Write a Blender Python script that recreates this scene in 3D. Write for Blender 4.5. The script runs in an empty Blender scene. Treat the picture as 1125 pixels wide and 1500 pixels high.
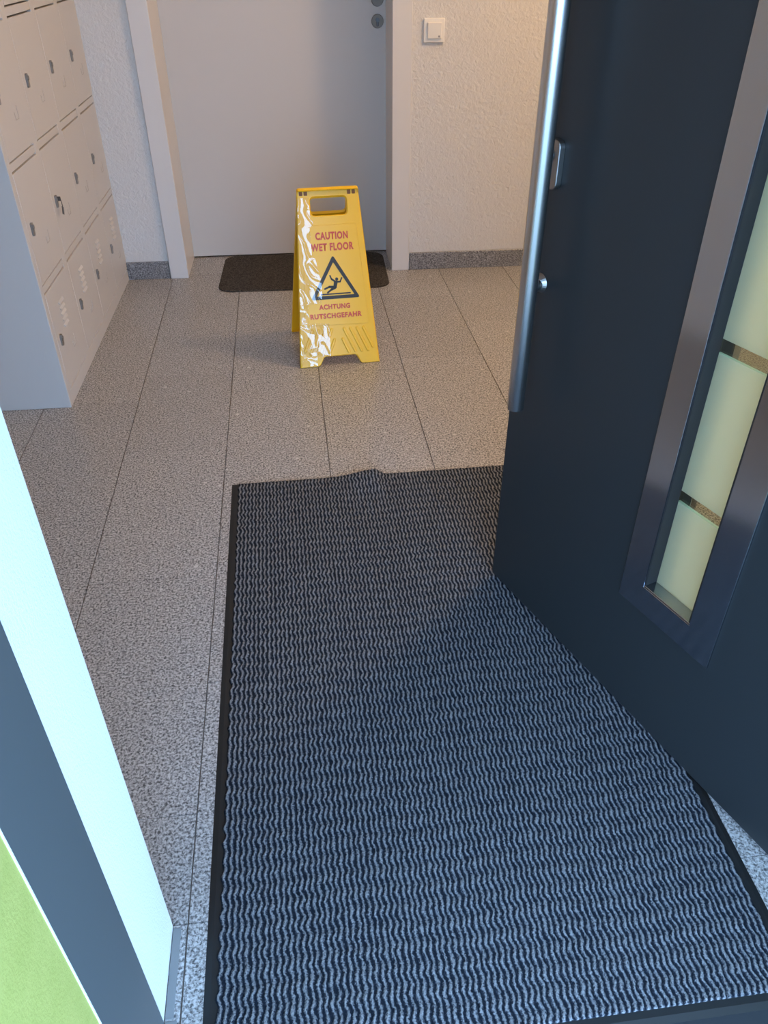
import bpy, bmesh, math, random
from mathutils import Matrix, Vector, noise

# ------------------------------------------------------------------ camera, light, exposure
scene = bpy.context.scene
COL = scene.collection
cam_data = bpy.data.cameras.new('camera')
cam = bpy.data.objects.new('camera', cam_data)
COL.objects.link(cam)
cam_data.sensor_fit = 'VERTICAL'
cam_data.sensor_height = 36.0
cam_data.lens = 1145.0 / 1500.0 * 36.0
cam_data.clip_start = 0.02
RX = Vector((0.99298, -0.11823, -0.00234))
DN = Vector((-0.07211, -0.58978, -0.80434))
FW = Vector((0.09372, 0.79886, -0.59417))
cam.matrix_world = Matrix(((RX.x, -DN.x, -FW.x, 0.0),
                           (RX.y, -DN.y, -FW.y, 0.0),
                           (RX.z, -DN.z, -FW.z, 1.27),
                           (0, 0, 0, 1)))
scene.camera = cam

world = bpy.data.worlds.new('overcast_sky')
scene.world = world
world.use_nodes = True
bg = world.node_tree.nodes['Background']
bg.inputs['Color'].default_value = (0.38, 0.63, 1.0, 1)
bg.inputs['Strength'].default_value = 11.0

def lamp(name, loc, energy, color, size):
    l = bpy.data.lights.new(name, 'POINT')
    l.energy = energy
    l.color = color
    l.shadow_soft_size = size
    o = bpy.data.objects.new(name, l)
    o.location = loc
    COL.objects.link(o)
    return o
lamp('ceiling_lamp_light', (1.62, 2.45, 2.38), 72, (1.0, 0.66, 0.37), 0.14)

vs = scene.view_settings
vs.view_transform = 'Standard'
vs.look = 'None'
vs.exposure = -0.08
vs.gamma = 1.0
vs.use_curve_mapping = False

# ------------------------------------------------------------------ materials
def new_mat(name, color=(0.8, 0.8, 0.8), rough=0.5, metal=0.0, spec=0.5):
    m = bpy.data.materials.new(name)
    m.use_nodes = True
    b = m.node_tree.nodes['Principled BSDF']
    b.inputs['Base Color'].default_value = (*color, 1)
    b.inputs['Roughness'].default_value = rough
    b.inputs['Metallic'].default_value = metal
    b.inputs['Specular IOR Level'].default_value = spec
    return m

def nd(m, t, **kw):
    n = m.node_tree.nodes.new(t)
    for k, v in kw.items():
        setattr(n, k, v)
    return n

def lk(m, a, b):
    m.node_tree.links.new(a, b)

def ramp(m, stops, src):
    r = nd(m, 'ShaderNodeValToRGB')
    e = r.color_ramp.elements
    while len(e) < len(stops):
        e.new(0.5)
    for i, (p, c) in enumerate(stops):
        e[i].position = p
        e[i].color = (*c, 1)
    lk(m, src, r.inputs['Fac'])
    return r

def bump(m, height, strength, dist):
    b = nd(m, 'ShaderNodeBump')
    b.inputs['Strength'].default_value = strength
    b.inputs['Distance'].default_value = dist
    lk(m, height, b.inputs['Height'])
    lk(m, b.outputs['Normal'], m.node_tree.nodes['Principled BSDF'].inputs['Normal'])
    return b

def math_node(m, op, a, b=None):
    n = nd(m, 'ShaderNodeMath', operation=op)
    for i, v in enumerate((a, b)):
        if v is None:
            continue
        if isinstance(v, (int, float)):
            n.inputs[i].default_value = v
        else:
            lk(m, v, n.inputs[i])
    return n.outputs[0]

def tex_noise(m, scale, detail=2.0, rough=0.5, vec=None, dist=0.0):
    n = nd(m, 'ShaderNodeTexNoise')
    n.inputs['Scale'].default_value = scale
    n.inputs['Detail'].default_value = detail
    n.inputs['Roughness'].default_value = rough
    n.inputs['Distortion'].default_value = dist
    if vec is not None:
        lk(m, vec, n.inputs['Vector'])
    return n

def granite(name, stops, rough, spec=0.5, tint=True):
    m = new_mat(name, rough=rough, spec=spec)
    b = m.node_tree.nodes['Principled BSDF']
    geo = nd(m, 'ShaderNodeNewGeometry')
    inf = nd(m, 'ShaderNodeObjectInfo')
    off = nd(m, 'ShaderNodeVectorMath', operation='ADD')
    mul = nd(m, 'ShaderNodeVectorMath', operation='SCALE')
    cmb = nd(m, 'ShaderNodeCombineXYZ')
    lk(m, inf.outputs['Random'], cmb.inputs['X'])
    lk(m, inf.outputs['Random'], cmb.inputs['Y'])
    mul.inputs['Scale'].default_value = 9.0
    lk(m, cmb.outputs[0], mul.inputs[0])
    lk(m, geo.outputs['Position'], off.inputs[0])
    lk(m, mul.outputs[0], off.inputs[1])
    n1 = tex_noise(m, 205, 2.5, 0.62, off.outputs[0], 0.4)
    r1 = ramp(m, stops, n1.outputs['Fac'])
    # sparse large pale feldspar crystals
    n2 = tex_noise(m, 48, 0.5, 0.4, off.outputs[0])
    r2 = ramp(m, [(0.77, (0, 0, 0)), (0.80, (1, 1, 1))], n2.outputs['Fac'])
    mx = nd(m, 'ShaderNodeMixRGB')
    mx.inputs['Color2'].default_value = (*stops[-1][1], 1)
    lk(m, r2.outputs[0], mx.inputs['Fac'])
    lk(m, r1.outputs[0], mx.inputs['Color1'])
    # each slab slightly lighter or darker than its neighbour
    br = math_node(m, 'ADD', math_node(m, 'MULTIPLY', inf.outputs['Random'], 0.10), 0.95)
    vm = nd(m, 'ShaderNodeVectorMath', operation='SCALE')
    lk(m, mx.outputs[0], vm.inputs[0])
    lk(m, br, vm.inputs['Scale'])
    lk(m, vm.outputs[0], b.inputs['Base Color'])
    return m

M = {}
M['granite'] = granite('polished_granite', [(0.34, (0.078, 0.077, 0.078)), (0.43, (0.188, 0.182, 0.180)),
                                            (0.51, (0.335, 0.322, 0.314)), (0.64, (0.51, 0.493, 0.482))], 0.27)
M['granite_base'] = granite('grey_granite_baseboard', [(0.34, (0.05, 0.05, 0.055)), (0.45, (0.14, 0.14, 0.15)),
                                                       (0.54, (0.25, 0.25, 0.26)), (0.66, (0.38, 0.38, 0.39))], 0.3)
M['grout'] = new_mat('brown_grey_grout', (0.17, 0.145, 0.13), 0.9)
M['white_plaster'] = new_mat('white_roughcast_plaster', (0.66, 0.645, 0.625), 0.9, spec=0.2)
g = nd(M['white_plaster'], 'ShaderNodeNewGeometry')
n1 = tex_noise(M['white_plaster'], 75, 3.0, 0.55, g.outputs['Position'], 0.6)
bump(M['white_plaster'], n1.outputs['Fac'], 0.55, 0.010)
M['smooth_plaster'] = new_mat('white_fine_plaster', (0.84, 0.85, 0.85), 0.9, spec=0.2)
g = nd(M['smooth_plaster'], 'ShaderNodeNewGeometry')
n1 = tex_noise(M['smooth_plaster'], 260, 3.0, 0.6, g.outputs['Position'])
bump(M['smooth_plaster'], n1.outputs['Fac'], 0.3, 0.003)
M['green_plaster'] = new_mat('lime_green_render', (0.42, 0.62, 0.16), 0.95, spec=0.15)
g = nd(M['green_plaster'], 'ShaderNodeNewGeometry')
n1 = tex_noise(M['green_plaster'], 230, 3.0, 0.6, g.outputs['Position'])
bump(M['green_plaster'], n1.outputs['Fac'], 0.3, 0.003)
n2 = tex_noise(M['green_plaster'], 40, 4.0, 0.6, g.outputs['Position'])
r = ramp(M['green_plaster'], [(0.3, (0.40, 0.41, 0.11)), (0.7, (0.45, 0.45, 0.13))], n2.outputs['Fac'])
lk(M['green_plaster'], r.outputs[0], M['green_plaster'].node_tree.nodes['Principled BSDF'].inputs['Base Color'])
M['white_paint'] = new_mat('white_door_lacquer', (0.58, 0.55, 0.515), 0.42, spec=0.4)
M['white_trim'] = new_mat('white_frame_lacquer', (0.66, 0.64, 0.62), 0.35, spec=0.45)
M['ceiling'] = new_mat('white_ceiling_paint', (0.8, 0.79, 0.77), 0.95)
M['anthracite'] = new_mat('anthracite_powder_coat', (0.018, 0.021, 0.023), 0.38, spec=0.33)
g = nd(M['anthracite'], 'ShaderNodeNewGeometry')
n1 = tex_noise(M['anthracite'], 900, 2.0, 0.5, g.outputs['Position'])
bump(M['anthracite'], n1.outputs['Fac'], 0.12, 0.001)
M['frame_grey'] = new_mat('grey_door_frame_coat', (0.10, 0.112, 0.118), 0.36, spec=0.5)
M['steel'] = new_mat('brushed_stainless_steel', (0.56, 0.56, 0.56), 0.27, 1.0)
M['lite_frame'] = new_mat('satin_steel_window_frame', (0.42, 0.45, 0.50), 0.12, 1.0)
M['dark_metal'] = new_mat('dark_lock_metal', (0.10, 0.10, 0.10), 0.35, 0.7)
M['lock_grey'] = new_mat('grey_lock_metal', (0.24, 0.23, 0.22), 0.4, 0.4)
M['card_grey'] = new_mat('grey_card_holder', (0.44, 0.42, 0.41), 0.5)
M['chrome'] = new_mat('satin_nickel', (0.30, 0.285, 0.27), 0.36, 1.0)
M['rosette'] = new_mat('dull_brass_grey_rosette', (0.20, 0.175, 0.15), 0.5, 0.6)
M['rubber'] = new_mat('black_rubber', (0.012, 0.013, 0.014), 0.55, spec=0.35)
M['gasket'] = new_mat('black_gasket', (0.01, 0.01, 0.011), 0.6)
M['locker'] = new_mat('light_grey_locker_paint', (0.56, 0.545, 0.53), 0.42, spec=0.4)
M['locker_slot'] = new_mat('dark_locker_interior', (0.10, 0.075, 0.06), 0.8)
M['switch'] = new_mat('cream_switch_plastic', (0.80, 0.78, 0.74), 0.3)
M['yellow'] = new_mat('glossy_yellow_plastic', (0.86, 0.50, 0.012), 0.34, spec=0.4)
M['red_print'] = new_mat('red_print', (0.60, 0.055, 0.012), 0.45)
M['black_print'] = new_mat('black_print', (0.022, 0.017, 0.010), 0.5)
M['brown_clip'] = new_mat('brown_hinge_slot', (0.22, 0.08, 0.015), 0.6)
M['threshold'] = new_mat('dark_threshold_metal', (0.030, 0.035, 0.042), 0.45, 0.2)
M['sealant'] = new_mat('grey_sealant', (0.20, 0.21, 0.215), 0.55)
M['paving'] = new_mat('grey_concrete_paving', (0.30, 0.30, 0.29), 0.9)
M['doormat'] = new_mat('charcoal_doormat_pile', (0.05, 0.045, 0.04), 0.95, spec=0.1)
g = nd(M['doormat'], 'ShaderNodeNewGeometry')
n1 = tex_noise(M['doormat'], 210, 3.0, 0.6, g.outputs['Position'])
r = ramp(M['doormat'], [(0.35, (0.018, 0.016, 0.014)), (0.65, (0.105, 0.095, 0.085))], n1.outputs['Fac'])
lk(M['doormat'], r.outputs[0], M['doormat'].node_tree.nodes['Principled BSDF'].inputs['Base Color'])
bump(M['doormat'], n1.outputs['Fac'], 0.8, 0.006)

# frosted glass: scatters what falls on either side
m = bpy.data.materials.new('frosted_glass')
m.use_nodes = True
nt = m.node_tree
nt.nodes.clear()
out = nd(m, 'ShaderNodeOutputMaterial')
df = nd(m, 'ShaderNodeBsdfDiffuse'); df.inputs['Color'].default_value = (0.52, 0.58, 0.46, 1)
tr = nd(m, 'ShaderNodeBsdfTranslucent'); tr.inputs['Color'].default_value = (0.80, 0.90, 0.76, 1)
gl = nd(m, 'ShaderNodeBsdfGlossy'); gl.inputs['Roughness'].default_value = 0.25
mx = nd(m, 'ShaderNodeMixShader'); mx.inputs[0].default_value = 0.80
mx2 = nd(m, 'ShaderNodeMixShader'); mx2.inputs[0].default_value = 0.05
lk(m, df.outputs[0], mx.inputs[1]); lk(m, tr.outputs[0], mx.inputs[2])
lk(m, mx.outputs[0], mx2.inputs[1]); lk(m, gl.outputs[0], mx2.inputs[2])
lk(m, mx2.outputs[0], out.inputs['Surface'])
M['frosted'] = m

def clear_film(name, tint, fac, rough):
    m = bpy.data.materials.new(name)
    m.use_nodes = True
    m.node_tree.nodes.clear()
    out = nd(m, 'ShaderNodeOutputMaterial')
    tp = nd(m, 'ShaderNodeBsdfTransparent'); tp.inputs['Color'].default_value = (*tint, 1)
    gl = nd(m, 'ShaderNodeBsdfGlossy'); gl.inputs['Roughness'].default_value = rough
    mx = nd(m, 'ShaderNodeMixShader'); mx.inputs[0].default_value = fac
    lk(m, tp.outputs[0], mx.inputs[1]); lk(m, gl.outputs[0], mx.inputs[2])
    lk(m, mx.outputs[0], out.inputs['Surface'])
    return m
M['clear_glass'] = clear_film('clear_glass', (0.82, 0.9, 0.84), 0.08, 0.02)
M['film'] = clear_film('clear_plastic_film', (0.97, 0.97, 0.97), 0.09, 0.06)

# ribbed mat pile: wavy rows of grey-blue yarn between black grooves (same wave as the mesh)
RIB, WAVE, AMP = 0.0098, 0.031, 0.0017
m = new_mat('ribbed_mat_pile', rough=0.95, spec=0.1)
tc = nd(m, 'ShaderNodeTexCoord')
uvn = nd(m, 'ShaderNodeUVMap')
sep = nd(m, 'ShaderNodeSeparateXYZ')
lk(m, uvn.outputs[0], sep.inputs[0])         # u counts the ribs, v the waves
nz = tex_noise(m, 380, 2.5, 0.65, tc.outputs['Object'])
nzb = tex_noise(m, 210, 2.0, 0.6, tc.outputs['Object'])
ph = math_node(m, 'ADD', sep.outputs['X'], math_node(m, 'MULTIPLY', math_node(m, 'SUBTRACT', nzb.outputs['Fac'], 0.5), 0.8))
sn = math_node(m, 'SINE', math_node(m, 'MULTIPLY', ph, 2 * math.pi))
val = math_node(m, 'ADD', math_node(m, 'MULTIPLY', sn, 0.30), math_node(m, 'MULTIPLY', math_node(m, 'SUBTRACT', nz.outputs['Fac'], 0.5), 1.0))
# short dark break where one wave meets the next
cv = math_node(m, 'COSINE', math_node(m, 'MULTIPLY', sep.outputs['Y'], 2 * math.pi))
val = math_node(m, 'ADD', val, math_node(m, 'MULTIPLY', cv, 0.05))
val = math_node(m, 'ADD', val, 0.5)
r = ramp(m, [(0.24, (0.008, 0.012, 0.020)), (0.46, (0.030, 0.035, 0.046)), (0.66, (0.118, 0.125, 0.140)), (0.92, (0.25, 0.257, 0.27))], val)
lk(m, r.outputs[0], m.node_tree.nodes['Principled BSDF'].inputs['Base Color'])
bump(m, nz.outputs['Fac'], 0.6, 0.003)
M['pile'] = m

# ------------------------------------------------------------------ geometry helpers
def link_mesh(name, verts, faces, mat, parent=None, smooth=False, loc=None, rotz=0.0):
    me = bpy.data.meshes.new(name)
    me.from_pydata([tuple(v) for v in verts], [], faces)
    me.update()
    if mat:
        me.materials.append(mat)
    if smooth:
        for p in me.polygons:
            p.use_smooth = True
    o = bpy.data.objects.new(name, me)
    COL.objects.link(o)
    if parent:
        o.parent = parent
    if loc:
        o.location = loc
    o.rotation_euler[2] = rotz
    return o

def from_bm(name, bm, mat, parent=None, smooth=False, loc=None, rotz=0.0):
    bmesh.ops.recalc_face_normals(bm, faces=bm.faces[:])
    me = bpy.data.meshes.new(name)
    bm.to_mesh(me)
    bm.free()
    if mat:
        me.materials.append(mat)
    if smooth:
        for p in me.polygons:
            p.use_smooth = True
    o = bpy.data.objects.new(name, me)
    COL.objects.link(o)
    if parent:
        o.parent = parent
    if loc:
        o.location = loc
    o.rotation_euler[2] = rotz
    return o

def bm_box(bm, x0, x1, y0, y1, z0, z1, bevel=0.0, seg=2):
    t = bmesh.new()
    vs_ = [t.verts.new(p) for p in ((x0, y0, z0), (x1, y0, z0), (x1, y1, z0), (x0, y1, z0),
                                    (x0, y0, z1), (x1, y0, z1), (x1, y1, z1), (x0, y1, z1))]
    for f in ((0, 3, 2, 1), (4, 5, 6, 7), (0, 1, 5, 4), (1, 2, 6, 5), (2, 3, 7, 6), (3, 0, 4, 7)):
        t.faces.new([vs_[i] for i in f])
    if bevel > 0:
        bmesh.ops.bevel(t, geom=t.edges[:], offset=bevel, segments=seg, affect='EDGES', profile=0.5)
    merge(bm, t)

def merge(bm, t, mat=None):
    if mat is not None:
        t.transform(mat)
    me = bpy.data.meshes.new('tmp')
    t.to_mesh(me)
    t.free()
    bm.from_mesh(me)
    bpy.data.meshes.remove(me)

def box(name, x0, x1, y0, y1, z0, z1, mat, parent=None, bevel=0.0, loc=None, rotz=0.0, seg=2):
    bm = bmesh.new()
    bm_box(bm, x0, x1, y0, y1, z0, z1, bevel, seg)
    return from_bm(name, bm, mat, parent, loc=loc, rotz=rotz)

def bm_tube(bm, a, b, r0, r1=None, n=20, bevel=0.0):
    r1 = r0 if r1 is None else r1
    a = Vector(a); b = Vector(b)
    d = b - a
    t = bmesh.new()
    bmesh.ops.create_cone(t, cap_ends=True, segments=n, radius1=r0, radius2=r1, depth=d.length)
    if bevel > 0:
        es = [e for e in t.edges if abs(e.verts[0].co.z - e.verts[1].co.z) < 1e-6]
        bmesh.ops.bevel(t, geom=es, offset=bevel, segments=2, affect='EDGES', profile=0.5)
    q = d.to_track_quat('Z', 'Y').to_matrix().to_4x4()
    q.translation = (a + b) / 2
    merge(bm, t, q)

def tube(name, a, b, r0, mat, parent=None, r1=None, n=20, bevel=0.0):
    bm = bmesh.new()
    bm_tube(bm, a, b, r0, r1, n, bevel)
    o = from_bm(name, bm, mat, parent)
    for p in o.data.polygons:
        p.use_smooth = len(p.vertices) == 4
    return o

def bm_prism(bm, outline, lo, hi, frame):
    """extrude a 2-D outline (u, v) between two offsets along the third axis of frame"""
    k = len(outline)
    va = [bm.verts.new(frame(u, v, lo)) for u, v in outline]
    vb = [bm.verts.new(frame(u, v, hi)) for u, v in outline]
    bm.faces.new(va[::-1])
    bm.faces.new(vb)
    for i in range(k):
        j = (i + 1) % k
        bm.faces.new((va[i], va[j], vb[j], vb[i]))

def round_rect(u0, u1, v0, v1, r, n=5):
    pts = []
    for cx, cy, a0 in ((u1 - r, v1 - r, 0), (u0 + r, v1 - r, 90), (u0 + r, v0 + r, 180), (u1 - r, v0 + r, 270)):
        for i in range(n + 1):
            a = math.radians(a0 + 90 * i / n)
            pts.append((cx + r * math.cos(a), cy + r * math.sin(a)))
    return pts

def empty(name, loc=(0, 0, 0), rotz=0.0):
    o = bpy.data.objects.new(name, None)
    COL.objects.link(o)
    o.location = loc
    o.rotation_euler[2] = rotz
    o.empty_display_size = 0.1
    return o

def tag(o, label=None, cat=None, group=None, kind=None):
    if label: o['label'] = label
    if cat: o['category'] = cat
    if group: o['group'] = group
    if kind: o['kind'] = kind
    return o

def struct(o, label, cat):
    return tag(o, label, cat, kind='structure')

# ------------------------------------------------------------------ room shell
CEIL = 2.60
WY = 3.622                      # back wall plane at x = 0
WR = math.radians(-1.1)         # the back wall is not quite square to the floor lanes
XL, XR = -1.30, 2.25            # side walls
FY0, FY1 = 0.17, 0.646          # entrance wall, outer and inner face
OX0, OX1 = -0.265, 0.845        # entrance opening

# floor: grout bed with granite slabs laid in lanes
floor = box('floor', XL, XR, 0.4305, 4.80, -0.09, -0.0035, M['grout'])
struct(floor, 'speckled pink-grey granite floor laid in long lanes', 'floor')
LANE0, LW = -0.857, 0.308
J = {-2: [1.25, 1.95, 2.7, 3.3], -1: [1.1, 1.75, 2.5, 3.1], 0: [1.3, 1.9, 2.44, 2.985], 1: [0.842, 1.5, 2.1, 2.62, 3.13],
     2: [1.15, 1.8, 2.52, 3.12], 3: [1.2, 1.85, 2.57, 3.2], 4: [1.3, 1.989, 2.66, 3.25], 5: [1.0, 1.6, 2.3, 2.97],
     6: [1.2, 1.8, 2.4, 3.1], 7: [1.0, 1.7, 2.5, 3.2], 8: [1.3, 2.1, 2.8], 9: [1.1, 1.8, 2.6, 3.3]}
GAPX, GAPY = 0.0013, 0.0006
def slab(x0, x1, y0, y1):
    if x1 - x0 < 0.02 or y1 - y0 < 0.02:
        return
    bm = bmesh.new()
    bm_box(bm, x0 + GAPX, x1 - GAPX, y0 + GAPY, y1 - GAPY, -0.012, 0.0)
    o = from_bm('tile', bm, M['granite'], floor)
for k in range(-2, 11):
    x0 = max(XL, LANE0 + LW * k)
    x1 = min(XR, LANE0 + LW * (k + 1))
    if x1 <= x0:
        continue
    ys = [FY1] + J.get(k, [1.2, 2.0, 2.8]) + [3.66]
    for a, b in zip(ys, ys[1:]):
        if k == 4 and abs(b - 1.989) < 1e-6:
            slab(x0, 0.602, a, b)
            slab(0.602, x1, a, b)
        else:
            slab(x0, x1, a, b)
    # slabs between the jambs of the entrance, and in the recess of the inner door
    a0, a1 = max(x0, OX0 - 0.0), min(x1, OX1)
    slab(a0, a1, 0.4300, FY1)
    a0, a1 = max(x0, -0.50), min(x1, 0.49)
    slab(a0, a1, 3.66, 3.97)

# back wall with the opening of the inner door (local x along the wall, y = 0 on its face)
DX0, DX1, DTOP = -0.512, 0.500, 2.03
wall_back = None
bm = bmesh.new()
bm_box(bm, XL - 0.05, DX0, 0.0, 0.26, -0.02, CEIL)
bm_box(bm, DX1, XR + 0.05, 0.0, 0.26, -0.02, CEIL)
bm_box(bm, DX0, DX1, 0.0, 0.26, DTOP, CEIL)
wall_back = struct(from_bm('wall_back', bm, M['white_plaster'], loc=(0, WY, 0), rotz=WR), 'white roughcast plaster wall around the white inner door', 'wall')
struct(box('wall_left', XL - 0.12, XL, FY1, 3.9, -0.02, CEIL, M['white_plaster']), 'white plaster wall behind the lockers', 'wall')
struct(box('wall_right', XR, XR + 0.12, FY1, 3.9, -0.02, CEIL, M['white_plaster']), 'white plaster side wall of the hall beyond the dark door', 'wall')
struct(box('ceiling', XL - 0.1, XR + 0.1, FY1, 3.9, CEIL, CEIL + 0.1, M['ceiling']), 'white painted ceiling of the entrance hall', 'ceiling')

# unseen shell added behind the inner door to stop sky light leaking in
bm = bmesh.new()
bm_box(bm, -0.90, 0.90, 1.10, 1.20, -0.10, 2.45)
bm_box(bm, -1.00, -0.90, 0.2605, 1.20, -0.10, 2.45)
bm_box(bm, 0.90, 1.00, 0.2605, 1.20, -0.10, 2.45)
bm_box(bm, -1.00, 1.00, 0.2605, 1.20, 2.45, 2.55)
struct(from_bm('leak_blocker', bm, M['smooth_plaster'], loc=(0, WY, 0), rotz=WR), 'unseen plain walls added behind the white door to stop light leaks', 'wall')

# baseboards of darker granite
def baseboard(name, x0, x1, label):
    o = box(name, x0, x1, -0.012, 0.0, 0.0, 0.078, M['granite_base'], loc=(0, WY, 0), rotz=WR, bevel=0.0015, seg=1)
    return struct(o, label, 'baseboard')
baseboard('baseboard_left', -0.775, -0.560, 'short grey granite baseboard between lockers and door frame')
baseboard('baseboard_right', 0.546, XR - 0.01, 'long grey granite baseboard under the light switch')

# entrance wall: white inner reveal, lime green outside
YF0, YF1 = 0.385, 0.508         # depth taken by the metal door frame
bm = bmesh.new()
bm_box(bm, -2.6, OX0, YF0 + 0.05, FY1, -0.02, 2.75)
bm_box(bm, OX1, 3.4, YF0 + 0.05, FY1, -0.02, 2.75)
bm_box(bm, OX0, OX1, YF0 + 0.05, FY1, 2.12, 2.75)
wall_front = struct(from_bm('wall_front', bm, M['smooth_plaster']), 'white plastered reveal of the entrance doorway', 'wall')
bm = bmesh.new()
bm_box(bm, -2.6, OX0, FY0, YF0 + 0.0495, -0.02, 3.1)
bm_box(bm, OX1, 3.4, FY0, YF0 + 0.0495, -0.02, 3.1)
bm_box(bm, OX0, OX1, FY0, YF0 + 0.0495, 2.12, 3.1)
struct(from_bm('wall_outside', bm, M['green_plaster']), 'lime green rendered outside wall beside the entrance', 'wall')

# metal frame of the entrance door, wrapped round the opening
bm = bmesh.new()
bm_box(bm, OX0 - 0.02, OX0 + 0.001, YF0, YF1, 0.0, 2.12, 0.0012, 1)
bm_box(bm, OX1 - 0.001, OX1 + 0.02, YF0, YF1, 0.0, 2.12, 0.0012, 1)
bm_box(bm, OX0 + 0.001, OX1 - 0.001, YF0, YF1, 2.09, 2.13, 0.0012, 1)
fr = struct(from_bm('trim_1', bm, M['frame_grey']), 'smooth grey metal frame strip lining the entrance doorway', 'door frame')
bm = bmesh.new()
bm_box(bm, OX0 - 0.01, OX0 + 0.0014, YF0 - 0.0014, YF0 + 0.0002, 0.0, 2.12)
bm_box(bm, OX1 - 0.0014, OX1 + 0.01, YF0 - 0.0014, YF0 + 0.0002, 0.0, 2.12)
from_bm('sealing_bead', bm, M['smooth_plaster'], fr)

# unseen slab added over the entrance to hold back steep sky light
cp = box('sky_blocker', -0.75, 1.35, -0.95, FY0, 2.42, 2.54, M['frame_grey'], bevel=0.004)
struct(cp, 'unseen flat grey slab added above the entrance to block sky light', 'sky_blocker')

# threshold and the paving outside
th = box('trim_2', OX0 + 0.004, OX1 - 0.004, 0.30, 0.4300, -0.03, 0.0, M['threshold'], bevel=0.001)
struct(th, 'dark metal door threshold in front of the ribbed mat', 'threshold')
bm = bmesh.new()
bm_box(bm, OX0 + 0.0015, OX0 + 0.014, YF1 + 0.002, FY1 - 0.004, -0.001, 0.0010, 0.001, 1)
bm_box(bm, OX0 + 0.0015, OX0 + 0.019, 0.4315, YF1 + 0.0, -0.001, 0.0012, 0.001, 1)
struct(from_bm('trim_3', bm, M['sealant']), 'smeared grey sealant strip at the foot of the white reveal', 'sealant')
struct(box('ground', -9, 9, -12, 0.30, -0.12, -0.02, M['paving']), 'grey paving outside the entrance', 'paving')

# ------------------------------------------------------------------ inner white door
root = empty('trim_4', (0, WY, 0), WR)
struct(root, 'white door frame set into the roughcast wall', 'door frame')
FI0, FI1 = -0.476, 0.462        # inner faces of the frame
for side, (a, b, c) in {'l': (-0.556, FI0, -0.512), 'r': (FI1, 0.542, 0.500)}.items():
    box('frame_face', a, b, -0.016, 0.001, 0.0, 2.10, M['white_trim'], root, 0.0025)
    if side == 'l':
        box('frame_lining', -0.511, FI0 - 0.002, 0.0015, 0.2675, 0.0, 2.028, M['white_trim'], root, 0.001, seg=1)
    else:
        box('frame_lining', FI1 + 0.002, 0.499, 0.0015, 0.2675, 0.0, 2.028, M['white_trim'], root, 0.001, seg=1)
box('frame_head', FI0, FI1, -0.016, 0.001, 1.99, 2.10, M['white_trim'], root, 0.0025)
box('frame_lining', FI0 - 0.002, FI1 + 0.002, 0.0015, 0.2675, 1.99, 2.028, M['white_trim'], root)

door = empty('door_1', (0, WY, 0), WR)
struct(door, 'plain white door leaf behind the yellow caution sign', 'door')
LY = 0.268                      # face of the leaf, behind the wall
box('leaf', FI0 - 0.012, FI1 + 0.012, LY, LY + 0.042, 0.006, 2.02, M['white_paint'], door, 0.002)
HX = 0.428
tube('lock_rosette', (HX, LY + 0.001, 0.975), (HX, LY - 0.009, 0.975), 0.026, M['rosette'], door, bevel=0.002, n=28)
bm = bmesh.new()
bm_tube(bm, (HX, LY - 0.008, 0.980), (HX, LY - 0.013, 0.980), 0.0085, n=16)
bm_box(bm, HX - 0.005, HX + 0.005, LY - 0.013, LY - 0.008, 0.957, 0.980, 0.002, 1)
from_bm('lock_cylinder', bm, M['dark_metal'], door)
tube('upper_rosette', (HX, LY + 0.001, 1.053), (HX, LY - 0.009, 1.053), 0.026, M['rosette'], door, bevel=0.002, n=28)

# ------------------------------------------------------------------ light switch
sw = empty('light_switch', (0, WY, 0), WR)
tag(sw, 'square cream light switch on the roughcast wall', 'switch')
SX, SZ = 0.630, 0.962
bm = bmesh.new()
bm_box(bm, SX - 0.042, SX + 0.042, -0.010, 0.001, SZ - 0.042, SZ + 0.042, 0.003)
from_bm('cover_frame', bm, M['switch'], sw)
bm = bmesh.new()
ang = math.radians(3.5)
t = bmesh.new()
bm_box(t, -0.0285, 0.0285, -0.006, 0.004, -0.0285, 0.0285, 0.0025)
merge(bm, t, Matrix.Translation((SX + 0.001, -0.0125, SZ)) @ Matrix.Rotation(ang, 4, 'X'))
from_bm('rocker', bm, M['switch'], sw)
box('indicator', SX + 0.016, SX + 0.022, -0.0185, -0.0165, SZ - 0.023, SZ - 0.017, M['chrome'], sw)

# ------------------------------------------------------------------ lockers
LR = math.radians(-0.95)
lockers = empty('locker_cabinet', (-0.767, 2.420, 0), LR)     # local: front face at x = 0, runs along +y
tag(lockers, 'tall light grey metal locker cabinet with rows of small doors', 'lockers')
LEN, DEP, LH = 1.243, 0.50, 1.80
PL, ROW, DH, RAIL = 0.048, 0.3525, 0.3215, 0.031
PITCH, DW, EDGE = 0.3065, 0.262, 0.030
bm = bmesh.new()
bm_box(bm, -DEP, -0.024, 0.0, LEN, 0.0, LH)                                  # body behind the doors
o = from_bm('body', bm, M['locker'], lockers)
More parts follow.
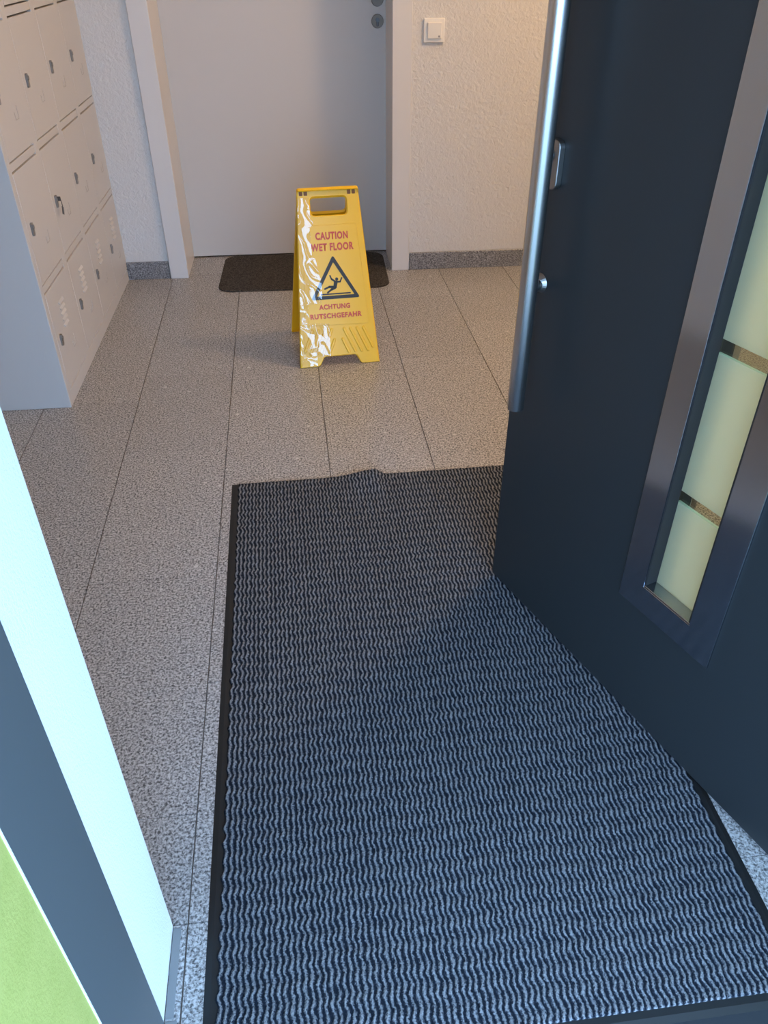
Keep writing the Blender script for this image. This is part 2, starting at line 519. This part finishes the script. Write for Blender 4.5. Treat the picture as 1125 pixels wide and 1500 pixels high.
# side cheeks, posts and rails of the front
box('side_panel', -DEP, 0.0, -0.0015, 0.004, 0.0, LH, M['locker'], lockers, 0.001, seg=1)
def post(y0, y1):
    box('post', -0.0245, 0.0, y0, y1, PL, LH, M['locker'], lockers, 0.0012, seg=1)
post(0.004, EDGE)
for c in range(3):
    post(EDGE + PITCH * c + DW, EDGE + PITCH * (c + 1))
post(EDGE + PITCH * 3 + DW, LEN)
box('plinth', -0.0245, 0.0, 0.004, LEN, 0.0, PL, M['locker'], lockers, 0.0012, seg=1)
for rr in range(1, 6):
    z = PL + ROW * rr - RAIL + 0.0045
    for c in range(4):
        y0 = EDGE + PITCH * c
        box('rail', -0.0245, -0.0008, y0, y0 + DW, z + 0.0045, min(z + RAIL - 0.0045, LH), M['locker'], lockers, 0.001, seg=1)
for rr in range(5):
    for c in range(4):
        y0 = EDGE + PITCH * c
        z0 = PL + ROW * rr + 0.0045
        box('slot', -0.0242, -0.020, y0 + 0.001, y0 + DW - 0.001, z0 - 0.004, z0 + DH + 0.004, M['locker_slot'], lockers)
# one door with its lock, vent and card holder, then copies
def door_mesh():
    bm = bmesh.new()
    bm_box(bm, -0.019, 0.0006, 0.0, DW, 0.0, DH, 0.0010, 1)
    return bm
d0 = from_bm('locker_door', door_mesh(), M['locker'], lockers)
bm = bmesh.new()
fr_ = lambda u, v, w: (w, u, v)
bm_prism(bm, round_rect(0.030, 0.047, 0.140, 0.178, 0.005, 3), 0.0, 0.006, fr_)
bm_tube(bm, (0.005, 0.0385, 0.166), (0.009, 0.0385, 0.166), 0.0065, n=12)
lock0 = from_bm('lock', bm, M['lock_grey'], d0)
bm = bmesh.new()
for i in range(5):
    zz = DH - 0.062 - 0.019 * i
    v = [bm.verts.new(p) for p in ((0.0004, 0.104, zz), (0.0004, 0.160, zz), (0.0060, 0.156, zz - 0.0075), (0.0060, 0.108, zz - 0.0075),
                                   (0.0004, 0.108, zz - 0.009), (0.0004, 0.156, zz - 0.009))]
    bm.faces.new((v[0], v[1], v[2], v[3])); bm.faces.new((v[3], v[2], v[5], v[4]))
    bm.faces.new((v[0], v[3], v[4])); bm.faces.new((v[1], v[5], v[2])); bm.faces.new((v[0], v[4], v[5], v[1]))
vent0 = from_bm('vent', bm, M['locker'], d0)
bm = bmesh.new()
bm_box(bm, 0.0, 0.0016, 0.180, 0.1825, 0.082, 0.118)
bm_box(bm, 0.0, 0.0016, 0.150, 0.1525, 0.082, 0.104)
bm_box(bm, 0.0, 0.0016, 0.1525, 0.180, 0.082, 0.0845)
card0 = from_bm('card_holder', bm, M['card_grey'], d0)
def copy_part(src, parent):
    c = src.copy()
    COL.objects.link(c)
    c.parent = parent
    return c
for rr in range(5):
    for c in range(4):
        pos = (0, EDGE + PITCH * c, PL + ROW * rr + 0.0045)
        if rr == 0 and c == 0:
            d0.location = pos
            d = d0
        else:
            d = copy_part(d0, lockers)
            d.location = pos
            for s in (lock0, vent0, card0) if rr == 0 else (lock0, card0):
                copy_part(s, d)
        if rr == 1 and c == 1:
            bm = bmesh.new()
            bm_box(bm, 0.006, 0.018, 0.0365, 0.0405, 0.160, 0.174, 0.001, 1)
            t = bmesh.new()
            bm_box(t, -0.001, 0.001, -0.008, 0.008, -0.024, 0.0)
            merge(bm, t, Matrix.Translation((0.017, 0.044, 0.140)) @ Matrix.Rotation(math.radians(-25), 4, 'X'))
            bm_tube(bm, (0.017, 0.040, 0.164), (0.017, 0.045, 0.138), 0.0012, n=8)
            from_bm('key', bm, M['dark_metal'], d)

# ------------------------------------------------------------------ doormat in front of the inner door
def blob_mat(name, cx, cy, w, h, rot, r, top, mat):
    bm = bmesh.new()
    o1 = round_rect(-w / 2, w / 2, -h / 2, h / 2, r, 8)
    o2 = round_rect(-w / 2 + 0.004, w / 2 - 0.004, -h / 2 + 0.004, h / 2 - 0.004, r - 0.004, 8)
    a = [bm.verts.new((u, v, 0.0)) for u, v in o1]
    b = [bm.verts.new((u, v, top * 0.7)) for u, v in o1]
    c = [bm.verts.new((u, v, top)) for u, v in o2]
    n = len(a)
    for i in range(n):
        j = (i + 1) % n
        bm.faces.new((a[i], a[j], b[j], b[i])); bm.faces.new((b[i], b[j], c[j], c[i]))
    bm.faces.new(a[::-1]); bm.faces.new(c)
    return from_bm(name, bm, mat, loc=(cx, cy, 0.0), rotz=rot)
dm = blob_mat('doormat', 0.055, 3.637, 0.765, 0.475, math.radians(-2.2), 0.065, 0.007, M['doormat'])
tag(dm, 'small charcoal doormat with rounded corners before the white door', 'doormat')

# ------------------------------------------------------------------ big ribbed entrance mat
MX0, MX1, MY0, MY1 = -0.2125, 0.6845, 0.4170, 1.893
mat_root = empty('entrance_mat', ((MX0 + MX1) / 2, (MY0 + MY1) / 2, 0.0), math.radians(0.35))
tag(mat_root, 'large ribbed blue-grey entrance mat with black rubber border', 'mat')
MWD, MLN = MX1 - MX0, MY1 - MY0
def lift(x, y):
    """the mat buckles a little at its far edge"""
    dx = x - (0.200 - 0.236)
    s = 0.075 if dx < 0 else 0.017
    return 0.019 * math.exp(-(dx / s) ** 2) * math.exp(-((y - MLN / 2) / 0.085) ** 2)
# rubber backing with border
NX, NY = 90, 150
verts, faces = [], []
def bz(x, y):
    e = min(MWD / 2 - abs(x), MLN / 2 - abs(y))
    return 0.0028 * min(1.0, max(0.0, e / 0.004)) + 0.0006
for j in range(NY + 1):
    for i in range(NX + 1):
        x = -MWD / 2 + MWD * i / NX
        y = -MLN / 2 + MLN * j / NY
        verts.append((x, y, bz(x, y) + lift(x, y)))
for j in range(NY):
    for i in range(NX):
        a = j * (NX + 1) + i
        faces.append((a, a + 1, a + NX + 2, a + NX + 1))
nb = len(verts)
ring = ([i for i in range(NX + 1)] + [j * (NX + 1) + NX for j in range(1, NY + 1)] +
        [NY * (NX + 1) + i for i in range(NX - 1, -1, -1)] + [j * (NX + 1) for j in range(NY - 1, 0, -1)])
for k in ring:
    v = verts[k]
    verts.append((v[0], v[1], v[2] - 0.0006))
for q in range(len(ring)):
    p = (q + 1) % len(ring)
    faces.append((ring[q], nb + q, nb + p, ring[p]))
link_mesh('rubber_backing', verts, faces, M['rubber'], mat_root)
# pile: wavy ribs, six points across each rib
BL, BR, BB, BT = 0.0195, 0.0200, 0.020, 0.007      # border widths
px0, px1 = -MWD / 2 + BL, MWD / 2 - BR
py0, py1 = -MLN / 2 + BB, MLN / 2 - BT
nr = int(round((px1 - px0) / RIB))
rib = (px1 - px0) / nr
prof = [(0.0, 0.0), (0.16, 0.45), (0.33, 1.0), (0.67, 1.0), (0.84, 0.45)]
NS = 420
verts, faces, uvs = [], [], []
row = nr * len(prof) + 1
rnd = random.Random(4)
for j in range(NS + 1):
    y = py0 + (py1 - py0) * j / NS
    for i in range(nr):
        for f, h in prof:
            u = i + f
            w = 2 * math.pi * (y / WAVE + 0.10 * math.sin(u * 0.21) + 0.05 * noise.noise(Vector((u * 0.3, y * 9, 0))))
            wob = AMP * (0.65 * math.sin(w) + 0.8 * (abs(math.sin(w * 0.5 + 0.6)) - 0.6)) + 0.0022 * noise.noise(Vector((u * 0.6, y * 70, 3.0)))
            x = px0 + u * rib + wob
            hh = h * (0.78 + 0.22 * math.cos(w * 1.0 + 0.6)) + 0.25 * noise.noise(Vector((u * 3.1, y * 260, 7.0)))
            verts.append((x, y, 0.0052 + 0.0030 * hh + lift(x, y)))
            uvs.append((u - 0.25, w / (2 * math.pi)))
    verts.append((px1, y, 0.0045 + lift(px1, y)))
    uvs.append((nr - 0.25, y / WAVE))
for j in range(NS):
    for i in range(row - 1):
        a = j * row + i
        faces.append((a, a + 1, a + row + 1, a + row))
# skirt down to the rubber
nb = len(verts)
ring = ([i for i in range(row)] + [j * row + row - 1 for j in range(1, NS + 1)] +
        [NS * row + i for i in range(row - 2, -1, -1)] + [j * row for j in range(NS - 1, 0, -1)])
for k in ring:
    v = verts[k]
    verts.append((v[0], v[1], 0.002 + lift(v[0], v[1])))
    uvs.append(uvs[k])
for q in range(len(ring)):
    p = (q + 1) % len(ring)
    faces.append((ring[q], nb + q, nb + p, ring[p]))
pile = link_mesh('pile', verts, faces, M['pile'], mat_root, smooth=True)
pile['kind'] = 'stuff'
uvl = pile.data.uv_layers.new(name='UVMap')
flat = [0.0] * (len(pile.data.loops) * 2)
for li, l in enumerate(pile.data.loops):
    flat[2 * li], flat[2 * li + 1] = uvs[l.vertex_index]
uvl.data.foreach_set('uv', flat)

# ------------------------------------------------------------------ dark entrance door, standing open
DA = math.radians(20.97)
LATCH = Vector((0.4305, 1.409, 0.0))
DWID, DTH = 1.005, 0.072
# local: x from latch edge to hinge, y into the leaf (away from its outer face), z up
ent = empty('door_2', LATCH, math.atan2(-math.cos(DA), math.sin(DA)))
struct(ent, 'dark anthracite entrance door standing open over the ribbed mat', 'door')
# slab with an opening for the lite
GX0, GX1, GZ0, GZ1 = 0.446, 0.557, 0.323, 1.86
Z0, Z1 = 0.016, 2.085
bm = bmesh.new()
def slab_frame(bm, x0, x1, z0, z1, hx0, hx1, hz0, hz1, y0, y1):
    o = [(x0, z0), (x1, z0), (x1, z1), (x0, z1)]
    h = [(hx0, hz0), (hx1, hz0), (hx1, hz1), (hx0, hz1)]
    A = [bm.verts.new((x, y0, z)) for x, z in o]; B = [bm.verts.new((x, y0, z)) for x, z in h]
    C = [bm.verts.new((x, y1, z)) for x, z in o]; D = [bm.verts.new((x, y1, z)) for x, z in h]
    for i in range(4):
        j = (i + 1) % 4
        bm.faces.new((A[i], A[j], B[j], B[i])); bm.faces.new((C[i], D[i], D[j], C[j]))
        bm.faces.new((A[i], C[i], C[j], A[j])); bm.faces.new((B[i], B[j], D[j], D[i]))
slab_frame(bm, 0.0, DWID, Z0, Z1, GX0, GX1, GZ0, GZ1, 0.0, DTH)
panel = from_bm('panel', bm, M['anthracite'], ent)
bv = panel.modifiers.new('edge', 'BEVEL'); bv.width = 0.002; bv.segments = 2; bv.limit_method = 'ANGLE'
# steel surround on both faces
for y0, y1 in ((-0.004, 0.012), (DTH - 0.012, DTH + 0.004)):
    bm = bmesh.new()
    slab_frame(bm, GX0 - 0.051, GX1 + 0.055, GZ0 - 0.055, GZ1 + 0.055, GX0 + 0.0005, GX1 - 0.0005, GZ0 + 0.0005, GZ1 - 0.0005, y0, y1)
    o = from_bm('window_surround', bm, M['lite_frame'], ent)
    bv = o.modifiers.new('edge', 'BEVEL'); bv.width = 0.001; bv.segments = 2; bv.limit_method = 'ANGLE'
# glazing bead (dark) and glass, clear strips between frosted fields
bm = bmesh.new()
bm_box(bm, GX0 + 0.0006, GX0 + 0.0035, -0.002, 0.024, GZ0 + 0.004, GZ1 - 0.0006)
bm_box(bm, GX1 - 0.004, GX1 - 0.0006, -0.002, 0.024, GZ0 + 0.004, GZ1 - 0.0006)
bm_box(bm, GX0 + 0.004, GX1 - 0.004, -0.002, 0.024, GZ1 - 0.004, GZ1 - 0.0006)
from_bm('gasket', bm, M['gasket'], ent)
box('glazing_ledge', GX0 + 0.0006, GX1 - 0.0006, -0.003, 0.0243, GZ0 + 0.0006, GZ0 + 0.0035, M['lite_frame'], ent, 0.0008, seg=1)
zc = [0.516 + 0.269 * i for i in range(6) if 0.516 + 0.269 * i < GZ1 - 0.03]
lo = GZ0 + 0.001
GY0, GY1 = 0.0245, 0.0305
for z in zc + [None]:
    hi = GZ1 - 0.001 if z is None else z - 0.0115
    tag(box('glass_pane', GX0 + 0.001, GX1 - 0.001, GY0, GY1, lo, hi, M['frosted'], ent), 'frosted pale green glass')
    if z is not None:
        tag(box('clear_strip', GX0 + 0.001, GX1 - 0.001, GY0, GY1, hi, z + 0.0115, M['clear_glass'], ent), 'clear glass strip')
        lo = z + 0.0115
# pull bar on slanted posts
bx, by = 0.0905, -0.056
bar = tube('pull_bar', (bx, by, 0.527), (bx, by, 1.93), 0.0162, M['steel'], ent, n=40, bevel=0.002)
for z in (0.756, 1.70):
    bm = bmesh.new()
    bm_tube(bm, (0.054, -0.001, z), (bx, by, z), 0.0085, n=18)
    bm_tube(bm, (0.054, 0.002, z), (0.054, -0.009, z), 0.019, 0.012, n=24)
    o = from_bm('bar_post', bm, M['chrome'], ent, smooth=False)
# lock escutcheon with its cylinder
bm = bmesh.new()
fr_ = lambda u, v, w: (u, w, v)
bm_prism(bm, round_rect(0.036, 0.076, 0.922, 1.000, 0.012, 5), 0.001, -0.012, fr_)
o = from_bm('lock_plate', bm, M['chrome'], ent)
bv = o.modifiers.new('edge', 'BEVEL'); bv.width = 0.002; bv.segments = 2; bv.limit_method = 'ANGLE'
bm = bmesh.new()
bm_tube(bm, (0.056, -0.011, 0.975), (0.056, -0.016, 0.975), 0.0085, n=18)
bm_box(bm, 0.0515, 0.0605, -0.016, -0.011, 0.946, 0.972, 0.002, 1)
from_bm('lock_cylinder', bm, M['dark_metal'], o)
# hinges
for z in (0.25, 1.05, 1.85):
    tube('hinge', (DWID + 0.006, DTH * 0.5, z - 0.05), (DWID + 0.006, DTH * 0.5, z + 0.05), 0.009, M['steel'], ent, n=16, bevel=0.001)

# ------------------------------------------------------------------ yellow caution sign
SA = math.radians(4.2)
sign = empty('wet_floor_sign', (0.1495, 2.6265, 0.0), SA)     # local: x across, y into the hall, front feet on y = 0
tag(sign, 'yellow folding caution wet floor sign standing on the granite floor', 'sign')
SL = 0.605
VY, VZ = 0.172 / SL, 0.58 / SL                                  # slope of the front board
NYn, NZn = -VZ, VY                                              # its outward normal (towards the viewer, up)
SPAN = 0.352
def front(u, v, w):
    return (u, v * VY + w * NYn, max(0.0, v * VZ + w * NZn))
def back(u, v, w):
    return (-u, SPAN - v * VY - w * NYn, max(0.0, v * VZ + w * NZn))
def hw(v):                                                      # half width of the board at height v
    return 0.1465 - 0.0415 * v / SL
def board_outline():
    return ([(-hw(0), 0.0), (-0.079, 0.0), (-0.072, 0.005), (-0.056, 0.032), (-0.050, 0.0345), (0.056, 0.0345), (0.062, 0.032), (0.077, 0.005), (0.083, 0.0), (hw(0), 0.0)],
            [(hw(SL - 0.004), SL - 0.004), (hw(SL) - 0.004, SL), (-hw(SL) + 0.004, SL), (-hw(SL - 0.004), SL - 0.004)])
def inset(pts, d):
    c = []
    k = len(pts)
    for i in range(k):
        p0, p1, p2 = Vector(pts[i - 1]), Vector(pts[i]), Vector(pts[(i + 1) % k])
        e1 = (p1 - p0).normalized(); e2 = (p2 - p1).normalized()
        n1 = Vector((-e1.y, e1.x)); n2 = Vector((-e2.y, e2.x))
        q = n1 + n2
        q = q / max(0.3, q.dot(n1))
        c.append(tuple(p1 + q * d))
    return c
def board(name, frm, parent):
    """hollow moulded board: face with hand hole, rolled edge, skirt turned inwards"""
    lo_, hi_ = board_outline()
    outer = lo_ + hi_
    hole = round_rect(-0.0625, 0.0625, 0.516, 0.5745, 0.013, 5)
    bm = bmesh.new()
    def loop(pts, w):
        return [bm.verts.new(frm(u, v, w)) for u, v in pts]
    def band(a, b):
        k = len(a)
        for i in range(k):
            j = (i + 1) % k
            bm.faces.new((a[i], a[j], b[j], b[i]))
    o1 = loop(outer, -0.020)          # inner rim of the skirt
    o2 = loop(outer, -0.0035)
    o3 = loop(inset(outer, 0.0030), 0.0)
    band(o1, o2); band(o2, o3)
    h1 = loop(hole, -0.0190)
    h2 = loop(hole, -0.003)
    h3 = loop(inset(hole, -0.0030), 0.0)
    band(h1, h2); band(h2, h3)
    def fill(a, b):
        es = []
        for L_ in (a, b):
            for i in range(len(L_)):
                e = bm.edges.get((L_[i], L_[(i + 1) % len(L_)]))
                if e is None:
                    e = bm.edges.new((L_[i], L_[(i + 1) % len(L_)]))
                es.append(e)
        bmesh.ops.triangle_fill(bm, use_beauty=True, use_dissolve=False, edges=es)
    fill(o3, h3)
    i1 = loop(inset(outer, 0.003), -0.020)
    i2 = loop(inset(outer, 0.003), -0.0055)
    band(o1, i1); band(i1, i2)
    hh2 = loop(inset(hole, -0.003), -0.0055)
    hh1 = loop(inset(hole, -0.003), -0.0190)
    band(h1, hh1); band(hh1, hh2)
    fill(i2, hh2)
    return from_bm(name, bm, M['yellow'], parent)
fb = board('front_board', front, sign)
bb = board('back_board', back, sign)
# top hinge: two knuckles and brown latch slots
bm = bmesh.new()
TOPY, TOPZ = 0.172, 0.58
bm_tube(bm, (-0.098, 0.176, 0.572), (0.098, 0.176, 0.572), 0.0075, n=16)
from_bm('hinge_rod', bm, M['yellow'], sign, smooth=False)
for u0, u1, v0, v1 in ((-0.0985, -0.0865, 0.581, 0.596), (-0.0825, -0.0700, 0.581, 0.595), (0.0665, 0.0785, 0.580, 0.595), (0.0825, 0.0940, 0.580, 0.594)):
    bm = bmesh.new()
    bm_prism(bm, round_rect(u0, u1, v0, v1, 0.002, 2), -0.001, 0.0006, front)
    from_bm('hinge_slot', bm, M['brown_clip'], sign)
bm = bmesh.new()
bm_prism(bm, [(-0.003, 0.577), (0.004, 0.577), (0.002, 0.600), (-0.001, 0.600)], -0.001, 0.0016, front)
from_bm('mould_seam', bm, M['yellow'], fb)
# raised text field and the slanted ribs under it
bm = bmesh.new()
fld = [(-0.1205 + 0.006, 0.147), (0.1165 - 0.006, 0.143), (0.1165, 0.149), (0.0925, 0.478), (0.0870, 0.486), (-0.0870, 0.486), (-0.0925, 0.478), (-0.1205, 0.153)]
a = [bm.verts.new(front(u, v, -0.001)) for u, v in fld]
b = [bm.verts.new(front(u, v, 0.0012)) for u, v in inset(fld, 0.0016)]
for i in range(len(a)):
    j = (i + 1) % len(a)
    bm.faces.new((a[i], a[j], b[j], b[i]))
bm.faces.new(b)
from_bm('text_field', bm, M['yellow'], fb)
def capsule(p, q, r, n=5):
    p = Vector(p); q = Vector(q)
    a0 = math.atan2(q.y - p.y, q.x - p.x)
    pts = []
    for i in range(n + 1):
        a_ = a0 - math.pi / 2 + math.pi * i / n
        pts.append((q.x + r * math.cos(a_), q.y + r * math.sin(a_)))
    for i in range(n + 1):
        a_ = a0 + math.pi / 2 + math.pi * i / n
        pts.append((p.x + r * math.cos(a_), p.y + r * math.sin(a_)))
    return pts
def rib_obj(p, q):
    bm = bmesh.new()
    o1 = capsule(p, q, 0.0058); o2 = capsule(p, q, 0.0030)
    a = [bm.verts.new(front(u, v, -0.0005)) for u, v in o1]
    b = [bm.verts.new(front(u, v, 0.0030)) for u, v in o2]
    for i in range(len(a)):
        j = (i + 1) % len(a)
        bm.faces.new((a[i], a[j], b[j], b[i]))
    bm.faces.new(b)
    from_bm('rib', bm, M['yellow'], fb, smooth=False)
for s in (-1, 1):
    for i in range(5):
        u = 0.093 - 0.0235 * i
        ext = 1.0
        p = (s * u, 0.130)
        q = (s * min(u + 0.036, 0.124 + 0.002 * i), 0.130 - 0.082 * (min(u + 0.036, 0.124 + 0.002 * i) - u) / 0.036)
        if i == 4:
            p = (s * (u + 0.016), 0.094)
        rib_obj(p, q)

# printed marks, laid on the text field
W0, W1 = 0.0010, 0.0020
def text_line(txt, u0, u1, v0, v1, slant=0.0, bold=0.0):
    cu = bpy.data.curves.new('lettering', 'FONT')
    cu.body = txt
    cu.size = 1.0
    cu.offset = bold
    cu.space_character = 1.12
    cu.resolution_u = 3
    cu.fill_mode = 'FRONT'
    to = bpy.data.objects.new('lettering_curve', cu)
    COL.objects.link(to)
    dg = bpy.context.evaluated_depsgraph_get()
    me = bpy.data.meshes.new_from_object(to.evaluated_get(dg))
    bpy.data.objects.remove(to)
    xs = [v.co.x for v in me.vertices]; ys = [v.co.y for v in me.vertices]
    x0, x1, y0, y1 = min(xs), max(xs), min(ys), max(ys)
    for v in me.vertices:
        u = u0 + (u1 - u0) * (v.co.x - x0) / (x1 - x0)
        w = v0 + (v1 - v0) * (v.co.y - y0) / (y1 - y0) + slant * (u - u0)
        v.co = front(u, w, W1)
    me.materials.clear()
    me.materials.append(M['red_print'])
    me.name = 'lettering'
    o = bpy.data.objects.new('lettering', me)
    COL.objects.link(o)
    o.parent = fb
    o['label'] = 'red printed words ' + txt
    return o
text_line('CAUTION', -0.0545, 0.0590, 0.4365, 0.4620, bold=0.042)
text_line('WET FLOOR', -0.0730, 0.0768, 0.3995, 0.4255, bold=0.042)
text_line('ACHTUNG', -0.0615, 0.0500, 0.2015, 0.2195, bold=0.042)
text_line('RUTSCHGEFAHR', -0.0955, 0.0905, 0.1700, 0.1885, bold=0.042)
# warning triangle with rounded corners
def round_poly(pts, r, n=5):
    res = []
    k = len(pts)
    for i in range(k):
        p0, p1, p2 = Vector(pts[i - 1]), Vector(pts[i]), Vector(pts[(i + 1) % k])
        a_ = p1 + (p0 - p1).normalized() * r
        b_ = p1 + (p2 - p1).normalized() * r
        for t_ in range(n + 1):
            t = t_ / n
            res.append(tuple((1 - t) ** 2 * a_ + 2 * t * (1 - t) * p1 + t * t * b_))
    return res
to_ = round_poly([(-0.0870, 0.2365), (0.0885, 0.2365), (0.0005, 0.3850)], 0.010)
ti_ = round_poly([(-0.0665, 0.2482), (0.0685, 0.2482), (0.0005, 0.3610)], 0.003)
bm = bmesh.new()
A = [bm.verts.new(front(u, v, W1)) for u, v in to_]
B = [bm.verts.new(front(u, v, W1)) for u, v in ti_]
for i in range(len(A)):
    j = (i + 1) % len(A)
    bm.faces.new((A[i], A[j], B[j], B[i]))
tag(from_bm('warning_triangle', bm, M['black_print'], fb), 'black warning triangle outline')
bm = bmesh.new()
def stroke(p, q, r):
    bm_prism(bm, capsule(p, q, r * 1.2), W0, W1, front)
def taper(p, q, r0, r1):
    p = Vector(p); q = Vector(q)
    e = (q - p).normalized(); n_ = Vector((-e.y, e.x))
    bm_prism(bm, [tuple(p - n_ * r0), tuple(q - n_ * r1), tuple(q + n_ * r1), tuple(p + n_ * r0)], W0, W1, front)
bm_prism(bm, [(0.0090 + 0.0056 * math.cos(a * math.pi / 8), 0.3035 + 0.0056 * math.sin(a * math.pi / 8)) for a in range(16)], W0, W1, front)
stroke((-0.0140, 0.3165), (-0.0095, 0.3050), 0.0020); stroke((-0.0095, 0.3050), (0.0030, 0.2955), 0.0026)
stroke((0.0095, 0.2940), (0.0205, 0.2940), 0.0024); stroke((0.0205, 0.2940), (0.0268, 0.3065), 0.0020)
taper((0.0060, 0.2985), (0.0005, 0.2740), 0.0068, 0.0058)
stroke((0.0010, 0.2775), (-0.0195, 0.2785), 0.0034); stroke((-0.0195, 0.2785), (-0.0355, 0.2725), 0.0026)
stroke((0.0010, 0.2745), (-0.0115, 0.2695), 0.0036); stroke((-0.0115, 0.2695), (-0.0262, 0.2595), 0.0026)
tag(from_bm('slipping_figure', bm, M['black_print'], fb), 'black slipping figure pictogram')
bm = bmesh.new()
stroke((-0.0495, 0.2540), (0.0540, 0.2540), 0.0019)
tag(from_bm('ground_line', bm, M['black_print'], fb), 'black line under the slipping figure')
# crumpled clear film still clinging to one half of the board
NU, NV = 46, 150
verts, faces = [], []
for j in range(NV + 1):
    v = 0.006 + (0.574 - 0.006) * j / NV
    vv = v / SL
    ue = -0.052 + 0.022 * noise.noise(Vector((0.3, v * 9.0, 1.0)))
    if v < 0.155:
        ue += 0.024
    elif v < 0.225:
        ue = min(ue, -0.101)
    elif 0.38 < v < 0.48:
        ue = min(ue, -0.072)
    u_l = -hw(v) + 0.0015
    if v > 0.50:
        ue = min(ue, -0.068)
    if v < 0.04:
        ue = min(ue, -0.083)
    for i in range(NU + 1):
        u = u_l + (ue - u_l) * i / NU
        big = noise.noise(Vector((u * 17 + 3.0, v * 12, 0.0)))
        ridge = 1.0 - abs(noise.noise(Vector((u * 30 + v * 16, v * 14 - u * 10, 5.0)))) * 2.0
        w = 0.0090 + 0.0062 * big + 0.0030 * max(0.0, ridge) ** 2
        verts.append(front(u, v, w))
for j in range(NV):
    for i in range(NU):
        a = j * (NU + 1) + i
        faces.append((a, a + 1, a + NU + 2, a + NU + 1))
tag(link_mesh('plastic_film', verts, faces, M['film'], fb, smooth=True), 'crumpled clear protective film')
